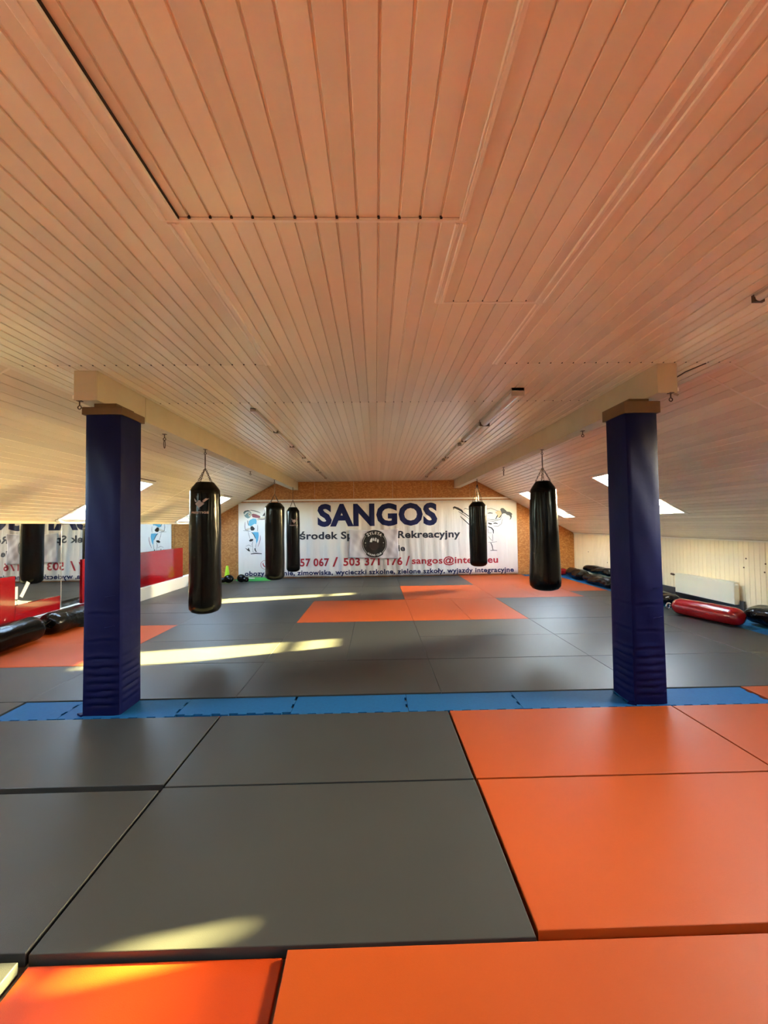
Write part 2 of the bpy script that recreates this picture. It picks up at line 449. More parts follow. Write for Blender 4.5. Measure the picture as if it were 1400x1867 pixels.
# ------------------------------------------------------------------ mirrors and red panels
for i, (y0, y1, lab) in enumerate([
        (2.0, 4.18, 'wall mirror at the near end of the left knee wall, left of the photo edge'),
        (4.2, 7.135, 'wall mirror at far left edge, reflecting the banner behind near red panel'),
        (7.15, 9.28, 'wall mirror behind the left padded column, next to the bright vertical joint'),
        (9.285, 13.0, 'far wall mirror between left column and corner reflecting red and blue boxers')]):
    e = empty('wall_mirror', (-5.43, (y0+y1)/2, .285)); tag(e, lab, 'mirror', 'mirrors along the left knee wall')
    h = (y1-y0)/2
    glass_o = MB().box(0, .008, -h, h, 0, ZL-.285-.045).build('mirror_glass', MIRROR, e)
    MB().box(-.018, -.001, -h, h, 0, ZL-.285-.045).build('backing_board', WHITE, e)
    if i == 1:
        m = MB()
        cy, cz = 2*0+ (6.36-(y0+y1)/2), .665-.285
        for (a, b, c, d) in [(-.10, .13, -.10, -.06), (.12, .17, -.01, -.04), (-.08, -.10, .10, -.17)]:
            p0 = Vector((.010, cy+a, cz+b)); p1 = Vector((.010, cy+c, cz+d)); t_ = (p1-p0).normalized(); n_ = Vector((1, 0, 0)).cross(t_)*.032
            q = [p0+n_, p0-n_, p1-n_, p1+n_]
            m.add(q+[v+Vector((.002, 0, 0)) for v in q], [(3, 2, 1, 0), (4, 5, 6, 7), (0, 1, 5, 4), (1, 2, 6, 5), (2, 3, 7, 6), (3, 0, 4, 7)])
        tag(m.build('repair_tape', WHITE, glass_o), 'white tape strips over a crack in the mirror')
def redpanel(y0, y1, z0, z1, lab):
    m = MB().bevbox(y0, y1, z0, z1, 0, .022, .004, lambda a, b, c: (c, a-y0, b-z0))
    o = m.build('red_panel', REDG, loc=(-5.415, y0, z0)); tag(o, lab, 'panel', 'glossy red panels along the mirrors')
redpanel(4.3, 6.22, .2855, .96, 'tall glossy red panel against mirror at the far left edge of the photo')
redpanel(6.225, 7.09, .2855, .52, 'low glossy red panel strip in front of the taped mirror')
redpanel(7.62, 11.5, .2855, 1.09, 'long glossy red panel under mirror right of the left padded column')

# ------------------------------------------------------------------ mats
def gmat(x0, x1, y0, y1, colour, lab, z0=FZ, z1=0, m=None, gap=.0018, group='large floor mats'):
    cx, cy = (x0+x1)/2, (y0+y1)/2; hx, hy = (x1-x0)/2-gap, (y1-y0)/2-gap
    dz = random.uniform(-.003, 0) if z1 == 0 else 0
    o = MB().bevbox(-hx, hx, -hy, hy, 0, z1-z0+dz, .0035).build('floor_mat', m or (GREY if colour == 'grey' else ORANGE), loc=(cx, cy, z0))
    tag(o, lab, 'mat', group)
ROWS = []
gmat(-3.38, -1.385, .64, 1.645, 'grey', 'grey mat whose corner shows at bottom left corner of the photo', gap=.006)
gmat(-1.365, -.385, -.36, 1.655, 'orange', 'sunlit bright orange mat at bottom left, lying lower than its grey neighbour', z1=-.033, m=ORANGE_SUN)
gmat(-.37, 1.63, .66, 1.655, 'orange', 'orange mat along the bottom edge of the photo, right of centre', gap=.003)
gmat(-3.38, -1.385, 1.665, 2.655, 'grey', 'grey mat at left edge below the wide dark gap, second row up', gap=.006)
gmat(-1.375, .62, 1.665, 2.675, 'grey', 'large grey mat in the middle foreground above the sunlit orange one')
gmat(.635, 2.63, 1.69, 2.675, 'orange', 'large orange mat at right foreground, left edge meeting the big grey mat')
gmat(-3.38, -1.385, 2.70, 3.65, 'grey', 'grey mat in front of blue strip below the left padded column', gap=.006)
gmat(-1.375, .615, 2.685, 3.65, 'grey', 'grey mat in front of blue strip at centre between two dark seams')
gmat(.63, 2.62, 2.685, 3.65, 'orange', 'orange mat in front of blue strip below the right padded column')
gmat(2.63, 4.62, 2.685, 3.65, 'orange', 'orange mat at the right edge, just in front of blue strip')
gmat(3.6, 5.56, 3.66, 4.03, 'orange', 'narrow orange mat at right edge, continuing the blue strip')
gmat(-5.33, -3.39, 3.66, 4.03, 'grey', 'narrow grey mat at left edge beside the cut end of blue strip')
BANDS = [('first row behind blue strip', 4.04, 5.04), ('row of the long sun patch', 5.045, 7.04),
         ('third row behind blue strip', 7.045, 9.03), ('row of the far sun patch', 9.035, 11.0), ('last row before banner', 11.005, 13.06)]
Xg = [-5.33, -3.385, -1.38, .62, 2.62, 4.62, 5.57]
LAY = [
 [('g', 'F'), ('g', 'F'), ('g', 'F'), ('g', 'F'), ('g', 'F'), ('g', 'F')],
 [('o', 'Y'), ('g', 'Y'), ('g', 'X'), ('g', 'Y'), ('g', 'Y'), ('g', 'F')],
 [('g', 'Y'), ('g', 'Y'), ('o', 'Y'), ('o', 'X'), ('g', 'Y'), ('g', 'F')],
 [('g', 'Y'), ('g', 'Y'), ('g', 'X'), ('o', 'Y'), ('o', 'X'), ('s', 'S')],
 [('g', 'Y'), ('g', 'Y'), ('g', 'X'), ('g', 'Y'), ('o', 'Y'), ('o', 'E')]]
WHERE = ['beside mirror wall', 'left of centre', 'left of central seam', 'right of central seam', 'right of centre', 'beside right blue border']
for (bn, y0, y1), row in zip(BANDS, LAY):
    for i, (c, s) in enumerate(row):
        x0, x1 = Xg[i], Xg[i+1]; cn = {'g': 'grey', 'o': 'orange', 's': 'grey'}[c]
        tail = WHERE[i]+', '+bn
        if s == 'F': gmat(x0, x1, y0, y1, cn, cn+' mat '+tail)
        elif s == 'E': gmat(x0, x1, y0, 12.62, cn, cn+' mat '+tail)
        elif s == 'Y':
            ym = (y0+y1)/2
            gmat(x0, x1, y0, ym, cn, cn+' mat '+tail+', nearer half', gap=.0015)
            gmat(x0, x1, ym, y1, cn, cn+' mat '+tail+', farther half', gap=.0015)
        elif s == 'X':
            xm = (x0+x1)/2
            gmat(x0, xm, y0, y1, cn, cn+' mat '+tail+', left one'); gmat(xm, x1, y0, y1, cn, cn+' mat '+tail+', right one')
        elif s == 'S':
            gmat(x0, x1, y0, 9.75, 'grey', 'short grey mat beside right blue border, in front of orange triangle')
            gmat(x0, x1, 9.755, y1, 'orange', 'orange mat '+tail)
# mats outside the picture (near corners and behind the camera)
def outmats(name, mt, rects, lab):
    m = MB()
    for (a, b, c, d) in rects: m.bevbox(a+.004, b-.004, c+.004, d-.004, FZ, 0, .006)
    o = m.build(name, mt); tag(o, lab, 'mats', kind='stuff')
G_, O_ = [(-5.4, -3.38, y, y+1) for y in (.64, 1.66, 2.67)], [(2.64, 4.62, 1.67, 2.67)]+[(4.63, 6.3, y, y+.99) for y in (1.67, 2.67)]
for r_, pat in zip(range(7), ('ggoooo', 'gooooo', 'goooog', 'ooogoo', 'ogggoo', 'gggggo', 'gggooo')):
    yy = -.36-r_
    for c_, ch in enumerate(pat):
        x0_ = (-5.4, -3.38, -.37 if r_ == 0 else -1.375, 1.64 if r_ == 0 else .63, 3.64, 5.65)[c_]; x1_ = (-3.39, -1.385, 1.63 if r_ == 0 else .62, 3.63, 5.64, 6.36)[c_]
        (G_ if ch == 'g' else O_).append((x0_, x1_, yy, yy+1 if r_ else .65))
O_ += [(1.64, 3.63, .655, 1.655), (3.64, 5.64, .655, 1.655)]
outmats('mat_covering', GREY, G_, 'grey mats covering the floor outside the picture')
outmats('mat_covering', ORANGE, O_, 'orange mats covering the floor outside the picture')

# blue interlocking foam tiles
def puzzle(x0, x1, y0, y1, lab, group, teeth='front', zt=-.010, pitch=.075):
    base = ((x0+x1)/2, (y0+y1)/2, FZ); e = empty('foam_tile', base); tag(e, lab, 'mat', group)
    g = sh(base)
    loop = [(x0+.002, y1), ]
    n = max(2, int((x1-x0)/pitch)); st = (x1-x0-.004)/n; d = .022
    if teeth == 'front':
        pts = []
        for i in range(n):
            a = x0+.002+i*st; yv = y0 if i % 2 else y0+d
            pts += [(a+(.004 if i % 2 else 0), yv), (a+st-(.004 if i % 2 else 0), yv)]
        left = [(x0+.002, y1)]; right = [(x1-.002, y1)]
        # toothed right edge
        m2 = max(2, int((y1-y0)/pitch)); sy = (y1-y0-d)/m2
        for j in range(m2, 0, -1):
            xx = x1-.002 if j % 2 else x1-.02
            right += [(xx, y0+d+j*sy), (xx, y0+d+(j-1)*sy)]
        pts = pts+right[1:][::-1]+[(x1-.002, y1)]+left
        pts = [p for k_, p in enumerate(pts) if k_ == 0 or (abs(p[0]-pts[k_-1][0])+abs(p[1]-pts[k_-1][1])) > 1e-5]
    else:
        pts = [(x0, y0+.002), (x1, y0+.002), (x1, y1-.002), (x0, y1-.002)]
    MB().prism(pts, FZ+.022, zt, lambda x, y, z: g(x, y, z)).build('blue_top', BLUE, e)
    MB().box(x0+.02, x1-.02, y0+.03, y1-.002, FZ, FZ+.0215, g).build('red_underside', REDU, e)
bx = [-3.37, -2.82, -1.80, -.78, .27, 1.30, 2.30, 3.59]
BL = ['blue foam tile at cut left end of the blue strip, left of the left column', 'blue foam tile of the strip under the left padded column', 'blue foam tile of the strip just right of the left column',
      'blue foam tile of the strip right of the black zigzag joint', 'blue foam tile in the middle right of the strip, second right of zigzag joint', 'blue foam tile of the strip left of the right padded column', 'blue foam tile at right end of the strip, beside the right padded column']
for a, b, l in zip(bx[:-1], bx[1:], BL): puzzle(a, b, 3.69 if a == -1.80 else 3.655, 4.03, l, 'blue foam tiles of the strip between the columns')
for k in range(9):
    y = 4.05+k
    puzzle(5.58, 6.38, y, min(y+1, YB-.02), 'blue foam border tile by the right wall, %s from the banner' % ['ninth', 'eighth', 'seventh', 'sixth', 'fifth', 'fourth', 'third', 'second', 'first'][k], 'blue border tiles along the right wall', teeth='none')
puzzle(4.63, 5.57, 12.63, 13.06, 'small blue foam tile in the corner at right end of the banner', 'blue corner tile', teeth='none')
# loose piece at the gap in front of the strip
o = MB().box(-.15, .15, -.013, .013, 0, .036).build('foam_scrap', BLUE, loc=(-1.03, 3.671, FZ+.001)); tag(o, 'thin loose blue foam scrap in the gap at front of the blue strip', 'mat')
o = MB().box(-.07, .07, -.013, .013, 0, .032).build('foam_scrap', REDU, loc=(-1.28, 3.671, FZ+.001)); tag(o, 'small red foam scrap in the gap at front of the blue strip', 'mat')

# ------------------------------------------------------------------ beams and padded columns
ZB = 2.80
def beam(x0, x1, y0, joints, lab):
    base = ((x0+x1)/2, y0, ZB); e = empty('roof_beam', base); tag(e, lab, 'beam', 'cream boxed roof beams'); g = sh(base)
    inner = x1 if x0 < 0 else x0; sgn = 1 if x0 < 0 else -1
    ys = [y0]+joints+[YB-.002]
    for a, b in zip(ys[:-1], ys[1:]):
        MB().box(x0, x1, a+.004, b-.004, ZB, HC-.001, g).build('cladding_board', BEAM, e)
    MB().box(x0+.01, x1-.01, y0+.01, YB-.003, ZB+.006, HC-.002, g).build('core', CAVITY_SHADE, e)
    ox = x0 if x0 < 0 else x1
    MB().box(min(ox, ox-sgn*.02), max(ox, ox-sgn*.02)+0, y0, YB-.002, ZB+.012, ZB+.045, g).build('edge_lip', TRIM, e)
    m = MB()
    for y in (y0+.02,):
        m.box(x0-.004, x1+.004, y-.024, y-.018, ZB-.004, HC-.002, g)
    m.build('end_cap', BEAM, e)
beam(-2.67, -2.475, 3.65, [4.42, 8.6], 'long cream boxed beam along the left side, carrying three black bags')
beam(2.54, 2.71, 3.56, [8.3], 'long cream boxed beam along the right side, carrying two black bags')

def column(x0, x1, y0, y1, ztop, lab, capz, lean=0, puff=.006):
    base = ((x0+x1)/2, (y0+y1)/2, -.012); e = empty('padded_column', base); tag(e, lab, 'column', 'navy padded columns')
    hx, hy = (x1-x0)/2, (y1-y0)/2; H = ztop+.012
    # closed shell: perimeter x height grid, rounded corners, puffed faces, sewn creases
    per = []; N = 10; r = .022
    def edge(ax, ay, bx_, by_, nx, ny):
        for k_ in range(N): t = k_/N; per.append((ax+(bx_-ax)*t, ay+(by_-ay)*t, nx, ny, sin(pi*t)))
    edge(-hx+r, -hy, hx-r, -hy, 0, -1); per.append((hx-r*.3, -hy+r*.3, .7, -.7, 0))
    edge(hx, -hy+r, hx, hy-r, 1, 0); per.append((hx-r*.3, hy-r*.3, .7, .7, 0))
    edge(hx-r, hy, -hx+r, hy, 0, 1); per.append((-hx+r*.3, hy-r*.3, -.7, .7, 0))
    edge(-hx, hy-r, -hx, -hy+r, -1, 0); per.append((-hx+r*.3, -hy+r*.3, -.7, -.7, 0))
    NZ = 210; n = len(per); vs_, fs_ = [], []
    cre = [.09, .155, .215, .285, .35, .42, .50, .66, .90]
    rnd = random.Random(int(abs(x0)*100))
    tilt = [rnd.uniform(-.5, .5)*.03 for _ in cre]
    for j in range(NZ+1):
        z = H*j/NZ; q = max(0, 1-z/1.6)
        for (x, y, nx, ny, s_) in per:
            cx = x/hx
            dd = 0
            for c, tl in zip(cre, tilt):
                zz = z-(c+tl*cx*.5+.004*sin(cx*5+c*30)); amp = (.007 if c < .6 else .004)*min(1, s_*2.2)
                dd -= amp*math.exp(-(zz/.008)**2); dd += amp*.6*math.exp(-((zz-.025)/.018)**2)
            dd += puff*s_*(1+.5*sin(z*4.1+nx*2+x0)) + .003*sin(z*9+x*20+ny)*s_
            k_ = .97+.05*max(0, 1-z/.5)**2*0+.03*q
            vs_.append((x*k_+nx*dd+lean*(z/H), y*k_+ny*dd, z))
    for j in range(NZ):
        for i in range(n):
            a, b = j*n+i, j*n+(i+1) % n; fs_.append((a, b, b+n, a+n))
    fs_.append(tuple(range(n))[::-1]); fs_.append(tuple(range(NZ*n, NZ*n+n)))
    m = MB(); m.add(vs_, fs_); m.build('padding', NAVY, e, smooth=True)
    m = MB(); c = capz-ztop
    m.bevbox(-hx-.012+lean, hx+.012+lean, -hy-.012, hy+.012, H+.0005, H+c, .006); m.build('wooden_cap', WOOD, e)
    MB().box(-hx*.6+lean, hx*.6+lean, -hy*.8, hy*.8, H+c, H+c+(ZB-capz)-.002).build('wooden_packer', WOOD, e)
    # small stitched marks and a loose corner flap at the foot
    m = MB()
    for zc in (1.05, .78):
        m.tube([(hx*.25, -hy-.014, zc), (hx*.45, -hy-.019, zc+.004), (hx*.75, -hy-.012, zc+.012)], .004, 5)
    m.build('stitching', NAVY, e)
    m = MB(); m.prism([(-hx-.05, -hy+.02), (-hx+.01, -hy-.02), (-hx+.03, -hy+.05)], .002, .02); m.build('corner_flap', NAVY, e)
column(-2.635, -2.30, 3.72, 4.06, 2.685, 'navy blue vinyl-padded square column on the left of the room', 2.755, puff=.004)
column(2.32, 2.635, 3.70, 4.04, 2.655, 'navy blue vinyl-padded square column on the right, puffier and creased', 2.765, puff=.009)

# ------------------------------------------------------------------ lettering helpers
def text_data(s, bold=.0, spacing=1.0):
    c = bpy.data.curves.new('lettering', 'FONT'); c.body = s; c.size = 1; c.offset = bold; c.space_character = spacing
    c.resolution_u = 3; c.fill_mode = 'FRONT' if hasattr(c, 'fill_mode') else c.fill_mode
    o = bpy.data.objects.new('tmp', c); COL.objects.link(o); bpy.context.view_layer.update()
    dg = bpy.context.evaluated_depsgraph_get(); me = bpy.data.meshes.new_from_object(o.evaluated_get(dg))
    vs = [tuple(v.co) for v in me.vertices]; fs = [tuple(p.vertices) for p in me.polygons]
    bpy.data.objects.remove(o); bpy.data.curves.remove(c); bpy.data.meshes.remove(me)
    return vs, fs
_H = text_data('H'); CAPH = max(v[1] for v in _H[0])
def text_fit(s, x0, x1, cap, bold=.02, spacing=1.05):
    vs, fs = text_data(s, bold, spacing)
    a = min(v[0] for v in vs); b = max(v[0] for v in vs); sx = (x1-x0)/(b-a); sz = cap/(CAPH+2*bold)
    return [(x0+(v[0]-a)*sx, (v[1]+bold)*sz) for v in vs], fs
def flat_mesh(pts, fs, f, thick=.0012):
    # print with a hair of thickness; f(x, z, d) -> 3D, d towards the viewer
    n = len(pts); vs = [f(x, z, 0) for x, z in pts]
    m = MB(); m.add(vs, fs); return m

# ------------------------------------------------------------------ banner
BX0, BX1, BZ0, BZ1 = -4.37, 4.54, .03, 2.405
YW = YB-.045
def wave(x, z):
    low = 1-.55*(z-BZ0)/(BZ1-BZ0)
    mid = math.exp(-((x+.2)/2.9)**2)
    return (.017*sin(x*14.0+.8*sin(z*1.3)+x*x*.25)*low*(.12+.88*mid) + .007*sin(x*31+2*z)*low*mid)
ban = empty('wall_banner', (0, YW, BZ0)); tag(ban, 'long white banner with navy and red lettering hung across the back wall', 'banner')
m = MB(); NX, NZ_ = 330, 20
vs_ = [(BX0+(BX1-BX0)*i/NX, wave(BX0+(BX1-BX0)*i/NX, BZ0+(BZ1-BZ0)*j/NZ_), (BZ1-BZ0)*j/NZ_) for j in range(NZ_+1) for i in range(NX+1)]
fs_ = [(j*(NX+1)+i, j*(NX+1)+i+1, (j+1)*(NX+1)+i+1, (j+1)*(NX+1)+i) for j in range(NZ_) for i in range(NX)]
m.add(vs_, fs_); cloth = m.build('cloth', BANN, ban, smooth=True)
sol = cloth.modifiers.new('s', 'SOLIDIFY'); sol.thickness = .003; sol.offset = 1
def densify(pts, fs, mx=.055):
    # split long edges so flat print can follow the folds
    import bmesh
    bm = bmesh.new(); vv = [bm.verts.new((p[0], p[1], 0)) for p in pts]
    for f in fs:
        try: bm.faces.new([vv[i] for i in f])
        except ValueError: pass
    bmesh.ops.triangulate(bm, faces=bm.faces[:])
    for _ in range(6):
        e_ = [e for e in bm.edges if e.calc_length() > mx]
        if not e_: break
        bmesh.ops.subdivide_edges(bm, edges=e_, cuts=1); bmesh.ops.triangulate(bm, faces=[f for f in bm.faces if len(f.verts) > 3])
    bm.verts.ensure_lookup_table(); bm.verts.index_update()
    P_ = [(v.co.x, v.co.y) for v in bm.verts]; F_ = [tuple(v.index for v in f.verts) for f in bm.faces]; bm.free()
    return P_, F_
def onban(x, z, d=0): return (x, wave(x, z)-.007-d, z-BZ0)
def ban_text(s, x0, x1, zb, cap, mt, bold=.03, spacing=1.05, letters=False):
    full, _ = text_data(s, bold, spacing)
    a = min(v[0] for v in full); W = max(v[0] for v in full)-a; sx = (x1-x0)/W; sz = cap/(CAPH+2*bold)
    toks = list(s) if letters else s.split(' ')
    pos = 0
    for tk in toks:
        end = pos+len(tk)
        right = max(v[0] for v in text_data(s[:end], bold, spacing)[0])
        vs, fs = text_data(tk, bold, spacing); off = right-max(v[0] for v in vs)
        dp, df = densify([(x0+(v[0]+off-a)*sx, zb+(v[1]+bold)*sz) for v in vs], fs)
        MB().add([onban(*p) for p in dp], df).build('letter' if letters else 'word', mt, cloth)
        pos = end+(0 if letters else 1)
ban_text('SANGOS', -1.86, 1.97, 1.615, .72, NAVYP, .045, 1.05, True)
ban_text('Ośrodek Sportowo-Rekreacyjny', -2.77, 2.70, 1.215, .235, DKP, .03, 1.05)
ban_text('ie', .70, .92, .80, .2, DKP, .03)
ban_text('57 067', -2.42, -1.50, .36, .25, REDP, .028)
ban_text('/', -1.40, -1.22, .34, .30, REDP, .015)
ban_text('503 371 176', -1.05, .83, .36, .25, REDP, .028)
ban_text('/', .93, 1.07, .34, .30, REDP, .015)
ban_text('sangos@interia.eu', 1.13, 3.90, .385, .215, REDP, .026)
ban_text('obozy, kolonie, zimowiska, wycieczki szkolne, zielone szkoły, wyjazdy integracyjne', -4.17, 4.40, .085, .155, NAVYP, .03, 1.08)
def poly(pts, mt, d=0, name='print_shape'):
    dp, df = densify(pts, [tuple(range(len(pts)))]); MB().add([onban(x, z, d) for x, z in dp], df).build(name, mt, cloth)
def stroke(pts, wdt, mt, d=.0006, taper=True, name='print_line'):
    m = MB(); V = [Vector((p[0], p[1])) for p in pts]; vs = []; n = len(V)
    for i, p in enumerate(V):
        t = (V[min(i+1, n-1)]-V[max(i-1, 0)]).normalized(); nn = Vector((-t.y, t.x))
        k_ = wdt/2*(1 if not taper else .35+.65*sin(pi*(i+.5)/n))
        vs += [onban(*(p+nn*k_), d), onban(*(p-nn*k_), d)]
    m.add(vs, [(2*i, 2*i+1, 2*i+3, 2*i+2) for i in range(n-1)]); m.build(name, mt, cloth)
def cA(x, y): return (BX0+((430+x/10.77)-436)*.01768, 2.39-((910+y/10.77)-917.5)*.01782)
def cB(x, y): return (BX0+((810+x/10.37)-436)*.01768, 2.39-((905+y/10.37)-915)*.01765)
def PA(l, mt, d=0): poly([cA(*p) for p in l], mt, d)
def SA(l, wd, mt, d=.0006): stroke([cA(*p) for p in l], wd, mt, d)
def PB(l, mt, d=0): poly([cB(*p) for p in l], mt, d)
def SB(l, wd, mt, d=.0006): stroke([cB(*p) for p in l], wd, mt, d)
# boxer in blue
PA([(168, 270), (190, 240), (235, 226), (285, 232), (315, 260), (322, 300), (300, 345), (255, 372), (210, 350), (180, 315)], GTEAL)
PA([(178, 292), (225, 245), (290, 236), (300, 250), (235, 262), (188, 310)], WHITEP, .0008)
PA([(250, 280), (290, 262), (318, 290), (305, 335), (270, 335)], SKINP, .0008)
SA([(165, 265), (195, 232), (250, 220), (300, 235)], .03, BLKP, .001); SA([(262, 300), (285, 295), (300, 305)], .02, BLKP, .0012)
PA([(322, 295), (345, 280), (400, 290), (480, 325), (492, 350), (470, 368), (400, 360), (340, 350)], MAROP, .0008)
PA([(410, 385), (470, 360), (560, 338), (600, 345), (600, 372), (540, 392), (440, 412)], SKINP)
SA([(450, 378), (520, 392), (575, 385), (600, 372)], .025, BLKP, .001)
PA([(528, 330), (565, 270), (600, 235), (600, 300), (570, 325)], BLKP, .001)
SA([(300, 210), (370, 225), (440, 248), (490, 268)], .022, BLKP)
PA([(270, 420), (300, 395), (350, 372), (405, 380), (418, 420), (412, 478), (360, 492), (300, 522), (262, 500)], TEALP)
PA([(340, 495), (385, 475), (415, 490), (400, 540), (360, 545)], WHITEP, .0008)
PA([(300, 530), (335, 515), (365, 545), (385, 572), (360, 603), (315, 606), (298, 575)], BLKP, .001)
PA([(200, 575), (250, 556), (300, 545), (305, 580), (250, 600), (205, 600)], SKINP)
SA([(245, 410), (250, 460), (265, 510)], .02, BLKP); SA([(195, 440), (190, 520), (200, 590), (260, 600)], .016, BLKP)
SA([(160, 605), (230, 610), (300, 615)], .012, HAIRP)
SA([(435, 500), (438, 570), (430, 620)], .012, HAIRP)
PA([(320, 640), (380, 632), (450, 636), (458, 700), (440, 800), (408, 865), (405, 770), (375, 700)], TEALP)
SA([(318, 636), (360, 680), (395, 760)], .02, BLKP, .001)
SA([(255, 620), (270, 690), (290, 760)], .012, HAIRP)
PA([(270, 795), (300, 765), (350, 765), (350, 795), (320, 812), (285, 815)], BLKP, .001)
SA([(345, 810), (330, 870), (340, 930)], .014, HAIRP); SA([(405, 860), (395, 930)], .012, HAIRP)
PA([(195, 930), (245, 962), (262, 925), (285, 985), (295, 1005), (262, 1000), (225, 968)], BLKP, .001)
SA([(210, 905), (265, 880), (320, 910)], .012, HAIRP)
PA([(372, 950), (392, 935), (400, 985), (425, 1015), (395, 1012), (378, 985)], BLKP, .001)
SA([(342, 935), (345, 1015), (365, 1020)], .012, HAIRP)
SA([(305, 1052), (400, 1040), (515, 1052)], .035, BLKP)
SA([(490, 700), (488, 770), (470, 840), (440, 912)], .016, MAROP)
# boxer in red, mostly behind the hanging bags
PA([(690, 270), (720, 240), (760, 245), (775, 290), (755, 335), (710, 335)], MAROP)
PA([(700, 350), (775, 350), (800, 430), (790, 520), (715, 525), (690, 430)], REDP)
PA([(600, 345), (640, 330), (700, 360), (700, 395), (650, 390)], SKINP); PA([(765, 400), (800, 470), (770, 520), (745, 500)], SKINP, .001)
PA([(700, 560), (790, 560), (800, 640), (770, 760), (725, 770), (705, 660)], REDP)
PA([(715, 775), (765, 770), (760, 870), (740, 930), (722, 925)], SKINP); PA([(720, 880), (760, 880), (752, 945), (728, 945)], GREENP, .001)
PA([(700, 985), (725, 945), (755, 945), (770, 990)], BLKP, .001)
# karate kick figure
PB([(1035, 275), (1060, 252), (1095, 255), (1135, 290), (1160, 318), (1210, 325), (1250, 350), (1268, 380), (1250, 375), (1252, 420), (1235, 460), (1210, 478), (1225, 430), (1205, 395), (1165, 385), (1130, 355), (1090, 355), (1060, 375)], HAIRP)
PB([(940, 330), (985, 300), (1040, 300), (1062, 340), (1060, 380), (1010, 430), (960, 430), (975, 380)], PEACHP)
for l, wd in [([(140, 240), (165, 225), (230, 250), (300, 290), (330, 330)], .07), ([(150, 270), (160, 235), (200, 235)], .03), ([(320, 320), (370, 350), (430, 395), (520, 440)], .03),
              ([(240, 305), (300, 345), (360, 385), (440, 450)], .02), ([(275, 400), (340, 460), (435, 550), (520, 640)], .03), ([(345, 270), (370, 250), (415, 265), (500, 270)], .02),
              ([(600, 300), (700, 280), (860, 255), (1000, 310)], .014), ([(795, 350), (840, 342), (890, 350)], .03), ([(985, 385), (965, 420), (945, 460)], .03),
              ([(1062, 370), (1030, 420), (1005, 440)], .03), ([(780, 460), (880, 470), (1000, 460)], .014), ([(780, 490), (900, 500), (1030, 470), (1065, 400)], .014), ([(1075, 450), (1050, 550), (980, 600), (900, 590)], .012),
              ([(800, 530), (830, 545), (870, 550)], .05), ([(900, 540), (940, 535), (980, 548)], .035), ([(795, 600), (860, 625), (895, 670), (895, 730)], .04),
              ([(790, 640), (800, 720), (860, 720)], .012), ([(880, 740), (880, 800), (880, 880)], .014), ([(800, 780), (830, 830), (870, 870)], .012), ([(790, 895), (850, 900), (960, 885)], .012),
              ([(840, 900), (865, 960), (880, 1040)], .028), ([(830, 1052), (890, 1045), (960, 1052)], .02), ([(560, 500), (640, 560), (740, 600)], .03), ([(700, 300), (640, 380), (700, 460)], .014)]:
    SB(l, wd, BLKP)
# telephone badge
cx, cz = cA(575, 1262)
ring = [(cx+.135*cos(2*pi*k/28), cz+.135*sin(2*pi*k/28)) for k in range(29)]
stroke(ring, .012, REDP, taper=False)
stroke([(cx-.06, cz+.06), (cx-.055, cz), (cx-.01, cz-.06), (cx+.06, cz-.07)], .035, REDP)
# hem line and eyelets
m = MB()
for k in range(16):
    x = BX0+.06+(BX1-BX0-.12)*k/15
    q = onban(x, BZ1-.03); m.tube([(q[0]+.012*cos(a*pi/4), q[1]-.001, q[2]+.012*sin(a*pi/4)) for a in range(8)], .003, 4, closed=True)
m.build('eyelets', STEELB, cloth)

# flag with round club emblem pinned on the banner
fx0, fx1, fz0, fz1 = -.85, .70, .60, 1.53
YFg = YW-.05
flag = empty('club_flag', ((fx0+fx1)/2, YFg, (fz0+fz1)/2)); tag(flag, 'small crumpled white flag with round black boxing club emblem pinned on banner', 'flag')
def fwave(x, z):
    return .010*sin(x*9+z*7)+.007*sin((x*1.6-z*.5)*13)+.003*sin((x+z)*23)
def onflag(x, z, d=0):
    return (x-(fx0+fx1)/2, fwave(x, z)*(1-max(0, 1-((x+.06)**2+(z-1.05)**2)/.16)*.9)-d, z-(fz0+fz1)/2)
m = MB(); NX, NZ_ = 50, 32
def fgrid(i, j):
    s_, t = i/NX, j/NZ_
    sag = -.05*sin(pi*s_)*t
    zb = fz0+.02-.06*s_; x = fx0+(fx1-fx0)*s_ + .012*sin(t*8)*(1 if s_ > .5 else -1)
    return x, zb+(fz1+sag-zb)*t
m.add([onflag(*fgrid(i, j)) for j in range(NZ_+1) for i in range(NX+1)], [(j*(NX+1)+i, j*(NX+1)+i+1, (j+1)*(NX+1)+i+1, (j+1)*(NX+1)+i) for j in range(NZ_) for i in range(NX)])
fc = m.build('cloth', FLAGM, flag, smooth=True); so = fc.modifiers.new('s', 'SOLIDIFY'); so.thickness = .003; so.offset = 1
ex, ez, er = -.055, 1.05, .395
def erad(a):
    # circle that swells into name bands at top and bottom
    d = math.degrees(a) % 360
    top = abs(d-90) < 47; bot = abs(d-270) < 40
    return er*(1.11 if top else 1.10 if bot else 1.0)
angs = [2*pi*k/96 for k in range(96)]
dp, df = densify([(ex+erad(a)*cos(a), ez+erad(a)*sin(a)) for a in angs], [tuple(range(96))])
disc = MB().add([onflag(x, z, .014) for x, z in dp], df).build('emblem_disc', BLKP, flag)
def fstroke(pts, wd, mt, d=.018):
    m = MB(); V = [Vector(p) for p in pts]; vs = []; n = len(V)
    for i, p in enumerate(V):
        t = (V[min(i+1, n-1)]-V[max(i-1, 0)]).normalized(); nn = Vector((-t.y, t.x))*wd/2
        vs += [onflag(*(p+nn), d), onflag(*(p-nn), d)]
    m.add(vs, [(2*i, 2*i+1, 2*i+3, 2*i+2) for i in range(n-1)]); m.build('emblem_line', mt, disc)
